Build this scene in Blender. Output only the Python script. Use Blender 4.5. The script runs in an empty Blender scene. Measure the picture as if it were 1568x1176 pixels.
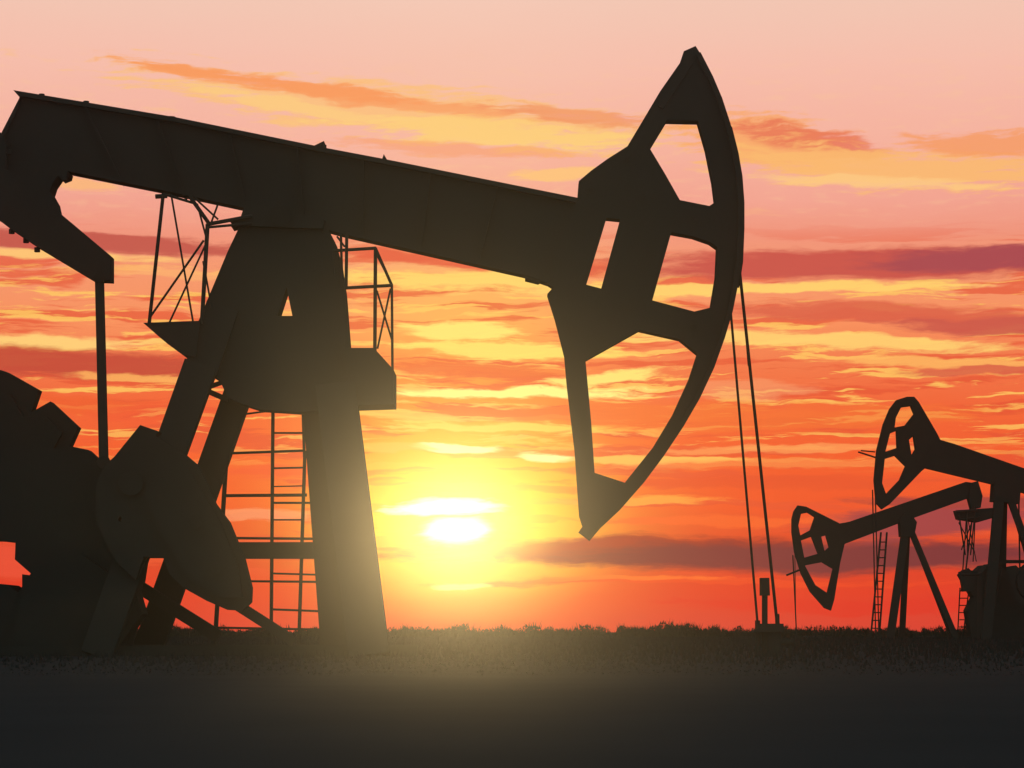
import bpy, math, random
from mathutils import Vector
from mathutils.geometry import tessellate_polygon
random.seed(7)
F=3702.0; CH=0.36; D0=37.02
sc=bpy.context.scene
sc.view_settings.view_transform='Standard'; sc.view_settings.look='None'; sc.view_settings.exposure=0
def lin(c):
    return tuple(((v/255)/12.92 if v/255<=0.04045 else ((v/255+0.055)/1.055)**2.4) for v in c)+(1,)
def P(px,py,D=D0):
    return Vector(((px-784)/F*D, D, CH+(968-py)/F*D))

# ---------------- materials
def mat(name,c1,c2,scale,rough=0.8,metal=0.0,bump=0.0,spec=0.2):
    m=bpy.data.materials.new(name); m.use_nodes=True
    nt=m.node_tree; b=nt.nodes['Principled BSDF']
    tc=nt.nodes.new('ShaderNodeTexCoord'); n=nt.nodes.new('ShaderNodeTexNoise')
    n.inputs['Scale'].default_value=scale; n.inputs['Detail'].default_value=6
    nt.links.new(tc.outputs['Object'],n.inputs['Vector'])
    r=nt.nodes.new('ShaderNodeValToRGB'); r.color_ramp.elements[0].position=.35; r.color_ramp.elements[1].position=.65
    r.color_ramp.elements[0].color=(*c1,1); r.color_ramp.elements[1].color=(*c2,1)
    nt.links.new(n.outputs['Fac'],r.inputs['Fac']); nt.links.new(r.outputs['Color'],b.inputs['Base Color'])
    b.inputs['Roughness'].default_value=rough; b.inputs['Metallic'].default_value=metal
    b.inputs['Specular IOR Level'].default_value=spec
    if bump:
        bp=nt.nodes.new('ShaderNodeBump'); bp.inputs['Strength'].default_value=bump; bp.inputs['Distance'].default_value=.03
        nt.links.new(n.outputs['Fac'],bp.inputs['Height']); nt.links.new(bp.outputs['Normal'],b.inputs['Normal'])
    return m
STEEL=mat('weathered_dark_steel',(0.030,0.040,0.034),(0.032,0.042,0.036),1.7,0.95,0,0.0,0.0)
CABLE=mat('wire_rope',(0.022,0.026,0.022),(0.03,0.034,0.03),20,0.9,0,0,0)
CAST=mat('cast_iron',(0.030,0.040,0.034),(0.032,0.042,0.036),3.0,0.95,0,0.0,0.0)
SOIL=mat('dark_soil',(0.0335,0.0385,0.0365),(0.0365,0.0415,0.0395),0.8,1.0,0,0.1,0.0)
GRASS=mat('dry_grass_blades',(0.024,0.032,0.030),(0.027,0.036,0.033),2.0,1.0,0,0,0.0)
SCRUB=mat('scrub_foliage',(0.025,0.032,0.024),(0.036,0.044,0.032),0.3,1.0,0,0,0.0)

# ---------------- mesh helpers
class Part:
    def __init__(s): s.v=[]; s.f=[]
    def add(s,vs,fs):
        o=len(s.v); s.v+= [tuple(v) for v in vs]; s.f+=[tuple(i+o for i in f) for f in fs]
    def prism(s,loops,t,D=D0):
        if not isinstance(loops[0][0],(tuple,list)): loops=[loops]
        L=[[P(x,y,D) for x,y in l] for l in loops]
        flat=[p for l in L for p in l]; n=len(flat)
        tris=tessellate_polygon([[Vector((p.x,p.z,0)) for p in l] for l in L])
        vs=[p+Vector((0,-t/2,0)) for p in flat]+[p+Vector((0,t/2,0)) for p in flat]
        fs=[tuple(q) for q in tris]+[tuple(i+n for i in reversed(q)) for q in tris]
        o=0
        for l in L:
            k=len(l)
            for i in range(k):
                a=o+i;b=o+(i+1)%k; fs.append((a,b,b+n,a+n))
            o+=k
        s.add(vs,fs)
    def bar(s,a,b,w1,t1,w2=None,t2=None):
        w2=w1 if w2 is None else w2; t2=t1 if t2 is None else t2
        a=Vector(a);b=Vector(b); d=(b-a).normalized()
        side=d.cross(Vector((0,1,0)))
        if side.length<.05: side=Vector((1,0,0))
        side.normalize(); up=side.cross(d).normalized()
        vs=[]
        for p,w,t in((a,w1,t1),(b,w2,t2)):
            for i,j in((-1,-1),(1,-1),(1,1),(-1,1)): vs.append(p+side*(i*w/2)+up*(j*t/2))
        s.add(vs,[(0,1,2,3),(7,6,5,4),(0,4,5,1),(1,5,6,2),(2,6,7,3),(3,7,4,0)])
    def rod(s,a,b,r,n=8,r2=None):
        a=Vector(a);b=Vector(b); d=(b-a).normalized(); r2=r if r2 is None else r2
        u=d.cross(Vector((0,1,0)));
        if u.length<.05:u=d.cross(Vector((1,0,0)))
        u.normalize(); w=d.cross(u)
        vs=[a+(u*math.cos(2*math.pi*i/n)+w*math.sin(2*math.pi*i/n))*r for i in range(n)]
        vs+=[b+(u*math.cos(2*math.pi*i/n)+w*math.sin(2*math.pi*i/n))*r2 for i in range(n)]
        fs=[tuple(range(n))[::-1],tuple(range(n,2*n))]+[(i,(i+1)%n,(i+1)%n+n,i+n) for i in range(n)]
        s.add(vs,fs)
    def make(s,name,m,parent=None):
        me=bpy.data.meshes.new(name); me.from_pydata(s.v,[],s.f); me.update()
        import bmesh
        bm=bmesh.new(); bm.from_mesh(me); bmesh.ops.recalc_face_normals(bm,faces=bm.faces); bm.to_mesh(me); bm.free()
        o=bpy.data.objects.new(name,me); sc.collection.objects.link(o); me.materials.append(m)
        if parent: o.parent=parent
        return o
def empty(name):
    e=bpy.data.objects.new(name,None); sc.collection.objects.link(e); return e
def gy(D): return 968+CH*F/D   # pixel row of the ground at distance D

# =============== MAIN PUMPJACK =================
pj=empty('oil_pumpjack')
p=Part()
arc=[(1064,74),(1071,85),(1090,122),(1104,155),(1117,195),(1127,235),(1133,270),(1136,310),(1136,350),(1134,400),(1128,440),(1120,480),(1108,520),(1092,565),(1070,612),(1045,655),(1015,700),(985,740),(950,780),(920,808),(903,828)]
outer=[(1046,82)]+arc+[(886,815),(892,806),(887,790),(880,690),(868,590),(864,545),(850,490),(838,452),(847,442),(838,436),(850,380),(884,306),(886,280),(905,264),(930,246),(960,227),(975,202),(1010,143),(1040,100)]
h1=[(1020,187),(1068,188),(1080,230),(1090,280),(1094,312),(1085,318),(1040,309),(1018,270),(994,230)]
h2=[(1027,358),(1060,364),(1086,373),(1097,381),(1095,425),(1087,473),(1062,479),(998,462)]
h3=[(928,336),(949,338),(920,444),(897,438)]
h4=[(978,507),(1040,521),(1067,543),(1055,580),(1030,635),(1000,685),(956,740),(910,725),(905,650),(896,553)]
p.prism([outer,h1,h2,h3,h4],0.30)
def inset(pts,d):
    r=[]
    for i,(x,y) in enumerate(pts):
        a=pts[max(i-1,0)];b=pts[min(i+1,len(pts)-1)]
        tx,ty=b[0]-a[0],b[1]-a[1];l=math.hypot(tx,ty)
        r.append((x-ty/l*d,y+tx/l*d))
    return r
trk=arc[1:]
p.prism(trk+inset(trk,8)[::-1],0.44)
for a,b in(((872,540),(896,790)),((1012,165),(1058,95))):
    p.bar(P(*a,D0-.16),P(*b,D0-.16),0.08,0.05); p.bar(P(*a,D0+.16),P(*b,D0+.16),0.08,0.05)
for x,y in((905,290),(960,245),(985,300),(960,470),(880,500),(1062,500),(1065,335),(890,400)):
    p.rod(P(x,y,D0-.2),P(x,y,D0+.2),.035,8)
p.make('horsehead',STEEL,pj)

p=Part() # walking beam : I section
beam=[(24,142),(60,148),(270,183),(500,230),(590,247),(884,306),(870,360),(838,436),(805,424),(530,362),(385,323),(240,292),(105,265),(60,262),(14,240),(2,214),(34,152)]
p.prism(beam,0.12)
p.prism([(24,142),(60,148),(270,183),(500,230),(590,247),(884,306),(882,313),(590,254),(500,237),(270,190),(60,155),(32,151)],0.36)
p.prism([(838,436),(805,424),(530,362),(385,323),(240,292),(105,265),(107,258),(240,285),(385,316),(530,355),(807,417),(842,428)],0.36)
p.prism([(24,142),(34,148),(30,170),(8,216),(2,214),(34,152)],0.34)
for t in (0.12,0.25,0.38,0.5,0.62,0.74,0.86):
    a=(30+t*850,146+t*163);b=(100+t*735,262+t*166)
    p.bar(P(*a,D0),P(*b,D0),0.03,0.30)
for x,y,w in((64,147,9),(132,158,9),(262,182,14),(492,225,16)):
    p.rod(P(x,y+4,D0-.08),P(x,y-3,D0-.08),w/200,8); p.rod(P(x,y+4,D0+.08),P(x,y-3,D0+.08),w/200,8)
p.prism([(474,229),(497,218),(502,233)],0.22); p.prism([(584,249),(588,237),(595,249)],0.12)
p.prism([(804,422),(830,431),(824,434),(804,429)],.30)
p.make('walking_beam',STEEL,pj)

p=Part() # tail bearing and equalizer
p.prism([(-30,180),(4,206),(18,224),(14,240),(60,258),(108,266),(106,273),(96,277),(93,273),(84,286),(80,298),(88,312),(91,326),(60,330),(10,300),(-30,250)],0.46)
p.prism([(-60,196),(0,212),(12,222),(12,262),(82,304),(91,326),(172,394),(172,432),(145,431),(140,428),(60,380),(18,352),(0,338),(-60,300)],0.34,D0-.25)
for x,y in((18,354),(57,382),(98,272),(4,214),(40,368),(13,232)): p.rod(P(x,y-3,D0-.3),P(x,y+4,D0-.3),.045,8)
p.rod(P(152,425,D0-.6),P(152,425,D0+.05),.07,12)
p.bar(P(-60,245,D0-.25),P(-110,330,D0+.6),.35,.34)
p.make('equalizer',STEEL,pj)

p=Part() # pitman arms
p.bar(P(152.5,430,D0-.45),P(159,708,D0-.95),0.125,0.10,0.13,.1)
p.rod(P(159,708,D0-1.1),P(159,708,D0-.5),.10,14)
p.bar(P(-110,330,D0+.6),P(-40,680,D0+.95),0.125,0.10)
p.make('pitman_arms',STEEL,pj)

# ---- samson post
p=Part()
p.prism([[(356,350),(360,347),(372,343),(385,318),(497,338),(503,352),(515,375),(524,410),(530,450),(537,540),(549,626),(463,633),(400,629),(378,622),(352,612),(340,586),(300,560),(288,548),(305,500),(352,388),(372,346)],
         [(441,443),(450,487),(427,487)]],0.5)
p.bar(P(308,560,D0-.3),P(148,gy(D0-1.1),D0-1.1),0.50,0.25,0.46,.25)
p.bar(P(366,600,D0+.3),P(224,gy(D0+1.1),D0+1.1),0.42,0.25,0.46,.25)
p.bar(P(514,590,D0-.3),P(566,gy(D0-1.1),D0-1.1),0.60,0.3,0.60,.3)
p.bar(P(488,560,D0+.3),P(525,gy(D0+1.1),D0+1.1),0.56,0.3,0.66,.3)
p.bar(P(342,470,D0-.2),P(308,570,D0-.29),0.5,0.24)
p.bar(P(364,843,D0+.95),P(500,843,D0+.95),0.26,0.14)
p.bar(P(228,843,D0+.9),P(370,843,D0+.95),0.24,0.12)
p.bar(P(316,598,D0+.1),P(350,613,D0+.1),0.08,0.10)
p.bar(P(322,592,D0+.0),P(350,582,D0+.0),0.06,0.10)
for x,y in((205,850),(535,850)): p.bar(P(x,y,D0-.85),P(x,y,D0+.85),0.16,0.14)
p.prism([(356,345),(372,340),(380,316),(500,342),(497,356),(385,352),(372,352)],0.72)
p.rod(P(430,330,D0-.42),P(430,330,D0+.42),.16,16)
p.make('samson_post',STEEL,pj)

p=Part() # platforms
p.prism([(226,500),(312,497),(306,552),(288,549),(250,521)],0.9)
p.prism([(530,538),(575,538),(605,571),(605,623),(545,625)],0.9)
p.make('service_platforms',STEEL,pj)

p=Part() # railings
def R2(a,b,w,D=D0-.4): p.rod(P(*a,D),P(*b,D),w/200.0,6)
for a,b,w in(((250,297),(228,500),5.5),((318,343),(309,497),6.5),((262,297),(296,495),3),((231,484),(312,368),3.5),((316,372),(258,497),3),
             ((290,300),(322,345),6),((320,343),(386,331),6),((320,348),(386,342),4),((238,301),(256,300),7),((302,312),(318,372),3),((298,303),(334,336),3),((250,297),(300,312),4),((322,345),(334,312),3),((311,400),(324,470),3)):
    R2(a,b,w)
for a,b,w in(((522,357),(524,440),4),((531,357),(530,440),5),((510,384),(576,380),5),((575,380),(600,437),4.5),((600,437),(601,570),4),((575,380),(574,538),5.5),
             ((528,441),(601,437),5),((578,392),(597,430),3),((598,442),(578,534),3),((577,445),(600,520),3),((510,385),(512,420),3),((516,362),(528,378),3)):
    R2(a,b,w)
for x,y in((575,380),(600,437),(250,297),(318,343)):
    p.rod(P(x,y,D0-.4),P(x,y,D0+.4),.022,6)
p.make('railings',STEEL,pj)

p=Part() # ladder & cage
DL=D0+1.0
def l(a,b,w): p.rod(P(*a,DL),P(*b,DL),w/200.0*DL/D0,6)
G=gy(DL)
for a,b,w in(((418,632),(415,G),5.5),((464,632),(466,700),4.5),((467,690),(457,G),5.5),((346,712),(328,G),7),
   ((418,663),(464,663),3),((356,694),(466,690),4),((418,717),(466,716),3),((345,759),(470,758),5),((418,770),(475,770),3.5),((362,824),(482,825),4),((418,796),(464,796),2.5),
   ((415,878),(485,880),3),((384,890),(487,891),3.5),((418,745),(466,744),2.0),((415,933),(492,936),3.5),((328,961),(492,964),3.5),((376,634),(406,630),3)):
    l(a,b,w)
p.make('ladder',STEEL,pj)

# ---- gear reducer, cranks, counterweights
p=Part()
BG=gy(D0)
p.prism([[(-260,760),(-220,700),(-120,680),(40,690),(110,690),(165,712),(200,760),(222,850),(205,960),(190,BG),(-260,BG)],
         [(-60,826),(0,828),(33,832),(32,858),(56,879),(37,908),(20,896),(0,894),(-60,894)]],0.9,D0)
for i in range(6): p.bar(P(-240+i*25,700,D0-.5),P(-240+i*25,800,D0-.5),.04,.06)
p.make('gear_reducer',CAST,pj)
p=Part()
DN=D0-1.0
p.prism([[(165,712),(178,700),(217,652),(246,662),(240,668),(284,696),(303,712),(318,742),(331,772),(352,800),(375,856),(386,900),(385,922),(372,935),(350,934),(318,920),(284,901),(262,880),(252,854),(222,853),(210,888),(180,860),(150,800),(150,740)],
          [(186,790),(189,794),(187,801),(183,797)]],0.30,DN)
p.prism([(240,700),(290,716),(340,800),(368,870),(374,915),(340,915),(290,885),(250,820),(225,760)],0.5,DN)
p.rod(P(200,740,DN-.25),P(200,740,D0+1.2),.18,20)
p.rod(P(300,800,DN-.3),P(300,800,DN+.3),.09,10);p.rod(P(330,870,DN-.3),P(330,870,DN+.3),.09,10)
p.make('crank_counterweight_near',CAST,pj)
p=Part()
DFa=D0+1.0
p.prism([(-80,640),(-40,580),(4,568),(16,572),(62,598),(50,633),(80,616),(122,655),(109,684),(138,690),(149,700),(150,718),(200,730),(205,800),(120,860),(20,800),(-60,720)],0.30,DFa)
p.prism([(-60,650),(-20,600),(20,605),(40,640),(75,640),(100,664),(80,700),(20,730),(-40,700)],0.5,DFa)
p.make('crank_counterweight_far',CAST,pj)
p=Part()
def disc(cx,cy,rx,D,t,n=28): p.prism([(cx+rx*math.cos(2*math.pi*i/n),cy+rx*math.sin(2*math.pi*i/n)) for i in range(n)],t,D)
disc(-10,950,55,D0+.7,.3)
disc(-190,850,90,D0-.7,.12)
p.prism([(-520,900),(-505,850),(-450,828),(-390,850),(-370,900),(-370,985),(-520,985)],0.7,D0)
p.bar(P(-190,800,D0-.7),P(-450,845,D0-.7),.08,.1); p.bar(P(-190,925,D0-.7),P(-450,905,D0-.7),.08,.1); disc(-450,875,35,D0-.7,.12)
p.rod(P(-450,875,D0-.75),P(-450,875,D0),.05,10)
p.make('motor_and_belt_drive',CAST,pj)
p=Part()
for s in(-.8,.8):
    D=D0+s; g=gy(D); p.bar(P(-560,g-8,D),P(640,g-8,D),0.16*D/D0,0.2)
for x in(-500,-350,-200,-50,100,215,330,440,560): p.bar(P(x,gy(D0)-7,D0-.9),P(x,gy(D0)-7,D0+.9),.12,.14)
p.bar(P(212,898,D0+.3),P(335,975,D0+.3),0.20,0.12)
p.bar(P(350,918,D0-.6),P(450,982,D0-.6),0.16,0.12)
p.prism([(40,880),(60,885),(130,850),(212,905),(222,940),(190,985),(150,995),(20,995),(40,910)],0.6,D0-.3)
p.make('skid_base',STEEL,pj)
p=Part()
wh_top=955
for s in(-.1,.1):
    D=D0+s
    p.rod(P(1119,478,D),P(1160,wh_top,D),.019,6)
    p.rod(P(1132,410,D),P(1190,wh_top,D),.024,6)
p.rod(P(1136,440,D0),P(1146,560,D0),.012,6)
a=inset(trk,-2)
for i in range(3,9):
    for s in(-.1,.1): p.rod(P(*a[i],D0+s),P(*a[i+1],D0+s),.02,6)
p.make('bridle_cables',CABLE,pj)

wh=empty('wellhead')
p=Part()
p.rod(P(1171,BG,D0),P(1171,905,D0),.045,12); p.prism([(1164,885),(1177,885),(1178,912),(1164,912)],.2)
p.prism([(1166,955),(1198,955),(1198,968),(1152,968)],.34)
p.rod(P(1183,BG,D0),P(1183,962,D0),.13,14); p.rod(P(1160,BG,D0),P(1160,950,D0),.04,10); p.rod(P(1192,BG,D0),P(1190,940,D0),.035,10)
p.rod(P(1172,983,D0),P(1215,983,D0),.05,12); p.rod(P(1210,BG,D0),P(1210,976,D0),.03,10)
p.make('valve_tree',CAST,wh)

# =============== BACKGROUND PUMPJACKS ===============
def bgjack(D,head,holes,beam,parts,bars,rods,side=.35):
    e=empty('oil_pumpjack')
    p=Part(); p.prism([head]+holes,.32,D); p.make('horsehead',STEEL,e)
    p=Part(); p.prism(beam,.34,D); p.make('walking_beam',STEEL,e)
    p=Part()
    for a,b,w,o1,o2 in bars: p.bar(P(*a,D+o1),P(*b,D+o2),w*D/F,.22)
    p.make('samson_post',STEEL,e)
    p=Part()
    for poly,o,t in parts: p.prism(poly,t,D+o)
    p.make('gear_reducer_and_counterweights',CAST,e)
    p=Part()
    for a,b,w,o in rods: p.rod(P(*a,D+o),P(*b,D+o),w*D/F/2,6)
    p.make('ladder_railings_and_cables',STEEL,e)
    return e
def circ(cx,cy,r,n=18): return [(cx+r*math.cos(2*math.pi*i/n),cy+r*math.sin(2*math.pi*i/n)) for i in range(n)]
D=130; g=gy(D)
rods=[((1214,850),(1220,g),2,0),((1217,840),(1219,g),1.2,.2),((1349,815),(1333,g),3,-.5),((1358,815),(1346,g),3,-.5),
      ((1491,775),(1478,880),2.5,-.6),((1480,790),(1472,905),2,.6),((1482,795),(1495,860),1.5,.6),((1493,795),(1490,860),1.8,.6),((1470,900),(1466,g),2,.6),((1484,900),(1474,g),2,.6),((1204,881),(1226,872),3,0)]
for i in range(12): 
    y=830+i*12; t=(y-815)/155; rods.append(((1349-16*t,y),(1358-12*t,y),1.8,-.5))
for i in range(6):
    y=905+i*11; rods.append(((1469,y),(1481,y),1.6,.6))
bgjack(D,[(1212,795),(1215,783),(1221,774),(1234,776),(1262,790),(1284,801),(1293,810),(1293,832),(1286,862),(1277,918),(1272,935),(1262,931),(1240,906),(1226,878),(1216,845),(1212,815)],
  [[(1226,787),(1236,785),(1247,792),(1240,812),(1225,820),(1222,805)],[(1226,828),(1242,822),(1252,848),(1231,854)],[(1232,866),(1258,861),(1275,871),(1266,908),(1248,896)],[(1257,822),(1264,820),(1269,838),(1262,844)]],
  [(1284,802),(1300,799),(1478,738),(1492,740),(1500,758),(1494,768),(1480,764),(1380,800),(1293,833)],
  [([(1484,740),(1496,737),(1503,760),(1500,778),(1486,780),(1482,765)],0,.6),
   ([(1468,880),(1476,872),(1490,875),(1500,866),(1530,870),(1552,866),(1568,880),(1582,905),(1575,950),(1560,g),(1485,g),(1478,935),(1488,915)],0,1.2),
   ([(1468,876),(1482,870),(1492,880),(1488,905),(1474,906)],-1,.4),([(1376,796),(1384,786),(1392,786),(1402,800),(1398,822),(1378,822)],0,.9)],
  [((1386,815),(1363,g),12,-.2,-1),((1389,815),(1381,g),9,.2,1),((1393,808),(1464,g),9,-.2,-1),((1394,812),(1458,g),5,.2,1),((1372,900),(1384,900),4,0,0)],
  rods)
D=105; g=gy(D)
rods=[((1468,786),(1478,850),2.4,-.6),((1480,786),(1482,850),2.4,-.6),((1494,775),(1486,850),2.2,-.6),((1466,796),(1500,792),2.5,-.6),((1468,800),(1492,845),1.8,-.6),((1488,800),(1472,842),1.8,-.6),
      ((1462,784),(1500,781),3,-.6),((1472,880),(1500,880),4,.4),((1336,750),(1341,g),2,0),((1340,745),(1346,g),2,.3),((1314,692),(1342,701),2.6,0),((1318,690),(1340,692),2,0),
      ((1524,870),(1500,g),2.5,-.8),((1534,870),(1512,g),2.5,-.8),((1560,770),(1562,905),2.5,.6)]
bgjack(D,[(1372,613),(1388,608),(1399,608),(1406,616),(1434,664),(1440,676),(1436,700),(1410,722),(1362,772),(1350,780),(1341,770),(1338,735),(1342,690),(1352,650),(1362,626)],
  [[(1371,640),(1379,624),(1394,622),(1399,634),(1385,652),(1369,655)],[(1362,664),(1372,660),(1373,686),(1355,692)],[(1354,703),(1370,698),(1386,714),(1377,735),(1356,757),(1350,740)],[(1391,674),(1398,668),(1401,688),(1395,698)]],
  [(1432,672),(1460,680),(1580,722),(1690,757),(1686,792),(1570,756),(1520,742),(1404,714)],
  [([(1520,738),(1560,748),(1558,772),(1518,768)],0,.9),([(1462,782),(1524,778),(1524,792),(1496,800),(1466,795)],0,.9),
   ([(1676,750),(1696,756),(1712,790),(1700,812),(1680,800)],0,.6),
   ([(1500,878),(1510,864),(1530,868),(1540,880),(1546,905),(1552,925),(1575,930),(1600,850),(1650,850),(1700,880),(1720,930),(1720,g),(1500,g)],.3,1.2),
   (circ(1590,890,34),-.9,.4),(circ(1655,885,46),1.1,.4)],
  [((1530,760),(1510,g),15,-.3,-1.2),((1536,760),(1532,g),12,.3,1.2),((1546,762),(1625,g),10,-.3,-1.2),((1548,765),(1612,g),7,.3,1.2),
   ((1700,800),(1650,880),7,-.6,-.9),((1515,860),(1600,860),5,0,0)],
  rods)

# =============== GROUND, GRASS, SCRUB ===============
me=bpy.data.meshes.new('ground'); vs=[];fs=[]
xs=[-4000,-1500,-600,-250,-120,-60,-30,-15,0,15,30,60,120,250,600,1500,4000]; ys=[-4000,-800,-200,-60,-20,0,10,20,30,40,55,80,120,200,400,900,2000,5000]
for y in ys:
    for x in xs: vs.append((x,y,0))
n=len(xs)
for j in range(len(ys)-1):
    for i in range(n-1): fs.append((j*n+i,j*n+i+1,(j+1)*n+i+1,(j+1)*n+i))
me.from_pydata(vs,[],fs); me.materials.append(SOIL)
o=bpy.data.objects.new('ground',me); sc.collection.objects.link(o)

def blades(name,N,gen,m):
    vs=[];fs=[]
    for i in range(N):
        x,y,h,w,z0=gen()
        a=random.random()*math.pi; dx,dy=math.cos(a)*w/2,math.sin(a)*w/2
        lx,ly=random.uniform(-.35,.35)*h,random.uniform(-.35,.35)*h
        k=len(vs); vs+=[(x-dx,y-dy,z0),(x+dx,y+dy,z0),(x+lx,y+ly,z0+h)]; fs.append((k,k+1,k+2))
    me=bpy.data.meshes.new(name); me.from_pydata(vs,[],fs); me.materials.append(m)
    o=bpy.data.objects.new(name,me); sc.collection.objects.link(o)
def g1():
    y=20+ (random.random()**1.15)*120; x=random.uniform(-1,1)*(6+y*.33)
    k=min(1,(y-19)/18)
    return x,y,(random.uniform(.02,.13)+.0006*y*random.random())*k,.008+.0007*y,0
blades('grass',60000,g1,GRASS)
cl=[]
for i in range(800):
    y=random.uniform(140,420); x=random.uniform(-1,1)*(20+y*.30)
    prof=.5+.5*math.sin(x*.11+1)*math.sin(x*.043+y*.01)
    cl.append((x,y,random.uniform(.35,.8)+ (y/420)*1.05*random.random()**1.6*(.4+prof),random.uniform(.4,1.9)))
def g2():
    x,y,h,r0=random.choice(cl)
    dx=random.gauss(0,.5)*r0; dy=random.gauss(0,.5)*r0
    top=h*max(.15,1-(dx/r0)**2*.5)
    if random.random()<.35: return x+dx,y+dy,top*random.uniform(.85,1.15),random.uniform(.06,.14),0
    return x+dx,y+dy,random.uniform(.1,.28),random.uniform(.12,.3),random.uniform(0,max(.02,top-.25))
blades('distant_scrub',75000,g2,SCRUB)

# =============== SKY ===============
w=bpy.data.worlds.new('World'); sc.world=w; w.use_nodes=True; nt=w.node_tree; nt.nodes.clear()
w.cycles.sampling_method='NONE'
N=nt.nodes; Lk=nt.links
def setin(s,v):
    if isinstance(v,bpy.types.NodeSocket): Lk.new(v,s)
    else: s.default_value=v
def M(op,a,b=0.0,c=0.0,clamp=False):
    n=N.new('ShaderNodeMath'); n.operation=op; n.use_clamp=clamp
    setin(n.inputs[0],a); setin(n.inputs[1],b); setin(n.inputs[2],c); return n.outputs[0]
def sstep(x,a,b,o0=0.0,o1=1.0):
    n=N.new('ShaderNodeMapRange'); n.interpolation_type='SMOOTHSTEP'; setin(n.inputs['Value'],x)
    n.inputs['From Min'].default_value=a;n.inputs['From Max'].default_value=b;n.inputs['To Min'].default_value=o0;n.inputs['To Max'].default_value=o1
    return n.outputs['Result']
def mix(f,a,b):
    n=N.new('ShaderNodeMix'); n.data_type='RGBA'; setin(n.inputs[0],f); setin(n.inputs[6],a); setin(n.inputs[7],b); return n.outputs[2]
def comb(x,y,z=0.0):
    n=N.new('ShaderNodeCombineXYZ'); setin(n.inputs[0],x);setin(n.inputs[1],y);setin(n.inputs[2],z);return n.outputs[0]
def noise(x,y,z=0.0,det=5,rough=.55):
    n=N.new('ShaderNodeTexNoise'); n.noise_dimensions='2D'; n.inputs['Scale'].default_value=1; n.inputs['Detail'].default_value=det; n.inputs['Roughness'].default_value=rough
    Lk.new(comb(M('ADD',x,z*3.3),M('ADD',y,z*1.7)),n.inputs['Vector']); return n.outputs['Fac']
def ramp(f,pts,lo,hi):
    n=N.new('ShaderNodeValToRGB'); cr=n.color_ramp
    for i,(y,c) in enumerate(pts):
        q=(y-lo)/(hi-lo)
        e=cr.elements[i] if i<2 else cr.elements.new(q)
        e.position=q; e.color=lin(c)
    Lk.new(f,n.inputs['Fac']); return n.outputs['Color']
tc=N.new('ShaderNodeTexCoord'); sp=N.new('ShaderNodeSeparateXYZ'); Lk.new(tc.outputs['Generated'],sp.inputs[0])
dx,dy,dz=sp.outputs
az=M('ARCTAN2',dx,dy); hyp=M('SQRT',M('ADD',M('MULTIPLY',dx,dx),M('MULTIPLY',dy,dy)))
tanel=M('DIVIDE',dz,M('MAXIMUM',hyp,.02))
X=M('MULTIPLY_ADD',az,F,784.0); Y=M('MULTIPLY_ADD',tanel,-F,968.0)
wn=noise(M('DIVIDE',X,420),M('DIVIDE',Y,120),3.1,2)
wn2=noise(M('DIVIDE',X,90),M('DIVIDE',Y,26),7.7,3)
Yw=M('ADD',Y,M('MULTIPLY_ADD',wn,30,-15)); Yw=M('ADD',Yw,M('MULTIPLY_ADD',wn2,14,-7))
S1=noise(M('DIVIDE',X,190),M('DIVIDE',Yw,13),1.3,5,.62)
S2=noise(M('DIVIDE',X,330),M('DIVIDE',Yw,22),5.9,4,.6)
S3=noise(M('DIVIDE',X,60),M('DIVIDE',Yw,9),9.2,5,.65)
V0=comb(X,Y); V1=comb(X,Yw)
yn=M('DIVIDE',M('ADD',Yw,300.0),1300.0,clamp=True)
side=ramp(yn,[(-300,(205,180,180)),(1000,(208,62,58)),(0,(241,197,178)),(110,(245,188,170)),(220,(244,177,158)),(310,(241,162,144)),(365,(238,146,122)),(430,(243,148,106)),(500,(245,142,92)),(560,(238,116,72)),(620,(238,96,54)),(700,(239,88,44)),(780,(235,80,42)),(850,(212,60,42)),(900,(220,50,40)),(965,(210,60,54))],-300,1000)
cen=ramp(yn,[(-300,(205,180,180)),(1000,(228,86,56)),(0,(243,199,180)),(220,(246,181,158)),(340,(244,168,132)),(430,(249,176,98)),(500,(250,172,84)),(560,(246,142,62)),(620,(249,148,52)),(700,(253,174,46)),(760,(254,198,48)),(830,(253,198,54)),(880,(248,154,46)),(920,(242,114,44)),(965,(228,84,50))],-300,1000)
gx=M('DIVIDE',M('SUBTRACT',X,705.0),200.0); gx=M('EXPONENT',M('MULTIPLY',M('MULTIPLY',gx,gx),-1.0))
col=mix(gx,side,cen)
def band(a,b,c,d): return M('MULTIPLY',sstep(Y,a,b),sstep(Y,c,d,1,0))
def lay(mask,c): 
    global col
    col=mix(mask,col,lin(c))
lay(M('MULTIPLY',M('MULTIPLY',sstep(S2,.5,.6),band(330,420,860,900)),.75),(226,78,50))
lay(M('MULTIPLY',M('MULTIPLY',sstep(S1,.53,.62),band(380,450,640,740)),.78),(253,200,98))
lay(M('MULTIPLY',M('MULTIPLY',sstep(S3,.52,.7),band(60,140,300,380)),.25),(248,196,150))
noff={}
def getoff(k):
    if k not in noff:
        noff[k]=M('ADD',M('MULTIPLY_ADD',S3,-k,.5*k),M('MULTIPLY_ADD',S1,-k*1.1,.55*k))
    return noff[k]
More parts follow.
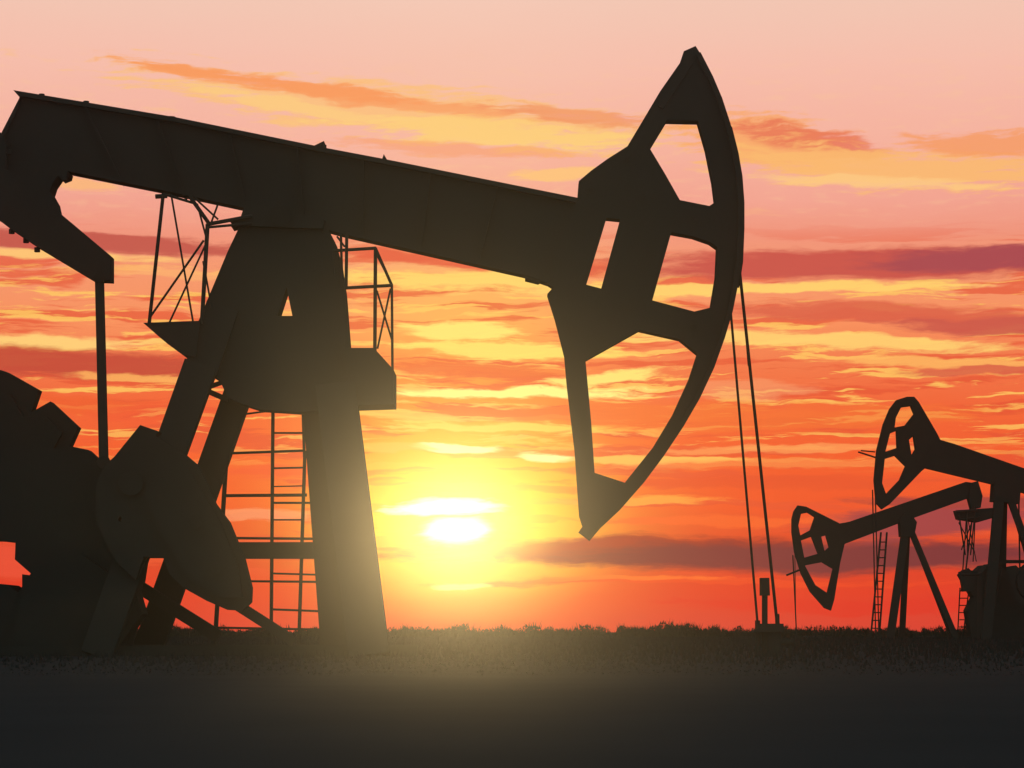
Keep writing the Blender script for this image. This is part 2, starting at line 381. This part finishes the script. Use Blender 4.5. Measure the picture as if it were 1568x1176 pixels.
def blob(cx,cy,rx,ry,ang,c,s,k=1.0,soft=False):
    global col
    mp=N.new('ShaderNodeMapping'); mp.vector_type='TEXTURE'
    Lk.new(V0 if soft else V1,mp.inputs['Vector'])
    mp.inputs['Location'].default_value=(cx,cy,0); mp.inputs['Rotation'].default_value=(0,0,math.radians(ang)); mp.inputs['Scale'].default_value=(rx,ry,1)
    ln=N.new('ShaderNodeVectorMath'); ln.operation='LENGTH'; Lk.new(mp.outputs[0],ln.inputs[0]); d=ln.outputs['Value']
    if soft: m=sstep(d,0.0,1.0,s,0.0)
    else: m=sstep(M('ADD',d,getoff(k)),.6,1.15,s,0.0)
    col=mix(m,col,lin(c))
BL=[
(640,172,440,42,6,(249,190,124),.9,1.3),(560,150,330,14,7,(246,154,96),.75,1.4),(760,205,230,24,4,(251,206,122),.85,1.4),(880,180,150,14,6,(238,142,98),.7,1.4),(440,136,230,12,5,(247,150,90),.75,1.4),(690,225,200,10,3,(245,156,106),.6,1.3),(450,165,170,12,8,(251,204,128),.7,1.3),
(1180,225,150,38,8,(247,166,100),.9,1.3),(1255,222,130,17,9,(230,114,84),.85,1.3),(1370,262,280,34,4,(249,184,110),.9,1.3),(1490,232,130,20,3,(244,154,98),.85,1.3),(1330,282,220,10,4,(251,200,130),.8),
(870,262,90,9,0,(252,196,120),.85),(120,292,70,9,4,(250,184,120),.8),
(140,378,340,17,3,(194,84,74),.97,.7),(60,397,230,9,3,(253,196,116),.95,.7),(740,402,260,15,4,(226,90,62),.92,.8),(1320,412,400,27,0,(200,80,72),1.0,.5),(1530,408,230,20,0,(166,68,78),.97,.6),
(700,428,200,14,2,(254,212,108),.9),(1080,444,420,10,0,(254,206,108),.95),(250,425,200,9,0,(252,180,110),.6),(980,330,200,14,0,(243,170,130),.6),
(1340,486,290,18,3,(218,94,70),.93,.7),(1500,508,180,14,2,(202,84,72),.93,.7),(1250,526,320,12,3,(253,206,112),.9),(1440,562,190,10,3,(252,180,96),.85),(1500,574,120,8,0,(214,90,68),.9),
(50,530,190,10,0,(253,206,120),.95,.7),(110,560,280,23,2,(194,68,54),.97,.7),(210,580,110,7,2,(250,172,92),.85),(60,625,220,18,0,(236,92,46),.85),(250,640,120,20,0,(236,82,50),.6),
(700,505,100,18,2,(255,226,116),.95),(780,535,170,15,2,(255,222,108),.9),(730,568,150,14,2,(230,98,50),.9),(790,600,210,8,-2,(255,240,138),1.0),(920,576,110,9,-7,(255,226,120),.95),
(960,628,220,18,-2,(240,112,52),.85),(620,640,90,10,0,(250,190,90),.8),(700,688,70,7,0,(255,246,170),1.0,.8),(838,700,48,8,4,(255,246,160),1.0,.8),(800,655,200,9,0,(254,206,92),.9),(990,705,140,8,0,(253,192,92),.85),
(1230,640,330,22,-1,(240,110,50),.7),(1150,596,120,14,0,(242,152,104),.6),(1200,690,300,8,0,(250,156,88),.7),(1180,715,280,9,0,(246,150,80),.5),
(1010,842,480,21,0,(160,44,42),1.0,.5),(1270,852,460,25,0,(116,40,56),1.0,.4),(1420,800,190,28,-4,(152,56,68),.95,.6),(1480,772,180,12,0,(160,56,58),.95,.6),(1100,800,200,9,0,(242,98,46),.8),
(1050,890,400,7,0,(232,70,40),.7),(920,886,200,5,0,(248,116,50),.8),(1300,925,300,14,0,(218,42,40),.7),(1180,745,280,12,0,(228,78,44),.85),(950,770,160,7,0,(253,170,70),.75),
(420,722,90,12,0,(238,84,50),.7),(400,790,100,10,0,(250,170,120),.5),(20,860,120,30,0,(228,72,56),.8),(600,690,60,8,0,(253,186,80),.7),
]
blob(710,790,290,190,0,(255,218,60),.72,soft=True)
for b in BL: blob(*b)
blob(700,795,200,95,0,(255,226,66),.95,soft=True)
blob(684,777,96,13,0,(255,252,205),1.0,.7)
blob(684,777,70,8,0,(255,255,240),1.0,.5)
blob(699,812,58,22,0,(255,248,180),1.0,.35)
blob(699,812,49,17,0,(255,255,250),1.0,.2)
blob(706,892,46,7,0,(255,236,130),.95,.5)
backc=ramp(M('MAXIMUM',dz,0.0),[(0,(160,162,160)),(1,(120,126,140)),(.25,(154,158,160))],0,1)
top=sstep(dz,.28,.75)
front=mix(top,col,lin((120,126,144)))
sky=N.new('ShaderNodeTexSky'); sky.sky_type='NISHITA'; sky.sun_disc=False
SAZ=(700-784)/F; SEL=(968-812)/F
sky.sun_elevation=math.radians(2.4); sky.sun_rotation=SAZ
back=sstep(dy,.15,.8,1.0,0.0)
bf=N.new('ShaderNodeBackground'); Lk.new(front,bf.inputs[0]); bf.inputs[1].default_value=1.0
bb=N.new('ShaderNodeBackground'); Lk.new(backc,bb.inputs[0]); bb.inputs[1].default_value=1.0
ms=N.new('ShaderNodeMixShader'); Lk.new(back,ms.inputs[0]); Lk.new(bf.outputs[0],ms.inputs[1]); Lk.new(bb.outputs[0],ms.inputs[2])
b2=N.new('ShaderNodeBackground'); Lk.new(sky.outputs[0],b2.inputs[0]); b2.inputs[1].default_value=.002
ad=N.new('ShaderNodeAddShader'); Lk.new(ms.outputs[0],ad.inputs[0]); Lk.new(b2.outputs[0],ad.inputs[1])
out=N.new('ShaderNodeOutputWorld'); Lk.new(ad.outputs[0],out.inputs[0])

S=Vector((math.sin(SAZ),math.cos(SAZ),math.tan(SEL))).normalized()
ld=bpy.data.lights.new('sun','SUN'); ld.energy=.5 ; ld.angle=math.radians(.5); ld.color=(1,.74,.36)
lo=bpy.data.objects.new('sun',ld); sc.collection.objects.link(lo); lo.rotation_euler=S.to_track_quat('Z','Y').to_euler()
# forward-scattering volume added before the camera to imitate lens glow around the sun
p=Part(); p.add([(-80,-12,-.5),(80,-12,-.5),(80,20,-.5),(-80,20,-.5),(-80,-12,25),(80,-12,25),(80,20,25),(-80,20,25)],[(0,1,2,3),(7,6,5,4),(0,4,5,1),(1,5,6,2),(2,6,7,3),(3,7,4,0)])
hm=bpy.data.materials.new('lens_glow_volume'); hm.use_nodes=True; hn=hm.node_tree; hn.nodes.clear()
vsn=hn.nodes.new('ShaderNodeVolumeScatter'); vsn.inputs['Density'].default_value=.00098; vsn.inputs['Anisotropy'].default_value=.969
vsn.inputs['Color'].default_value=(1,.95,.85,1)
ho=hn.nodes.new('ShaderNodeOutputMaterial'); hn.links.new(vsn.outputs[0],ho.inputs['Volume'])
p.make('lens_glow_volume',hm)

cd=bpy.data.cameras.new('camera'); cd.lens=85; cd.sensor_width=36; cd.shift_y=(968-588)/1568; cd.clip_end=20000
co=bpy.data.objects.new('camera',cd); sc.collection.objects.link(co); co.location=(0,0,CH); co.rotation_euler=(math.radians(90),0,0)
sc.camera=co
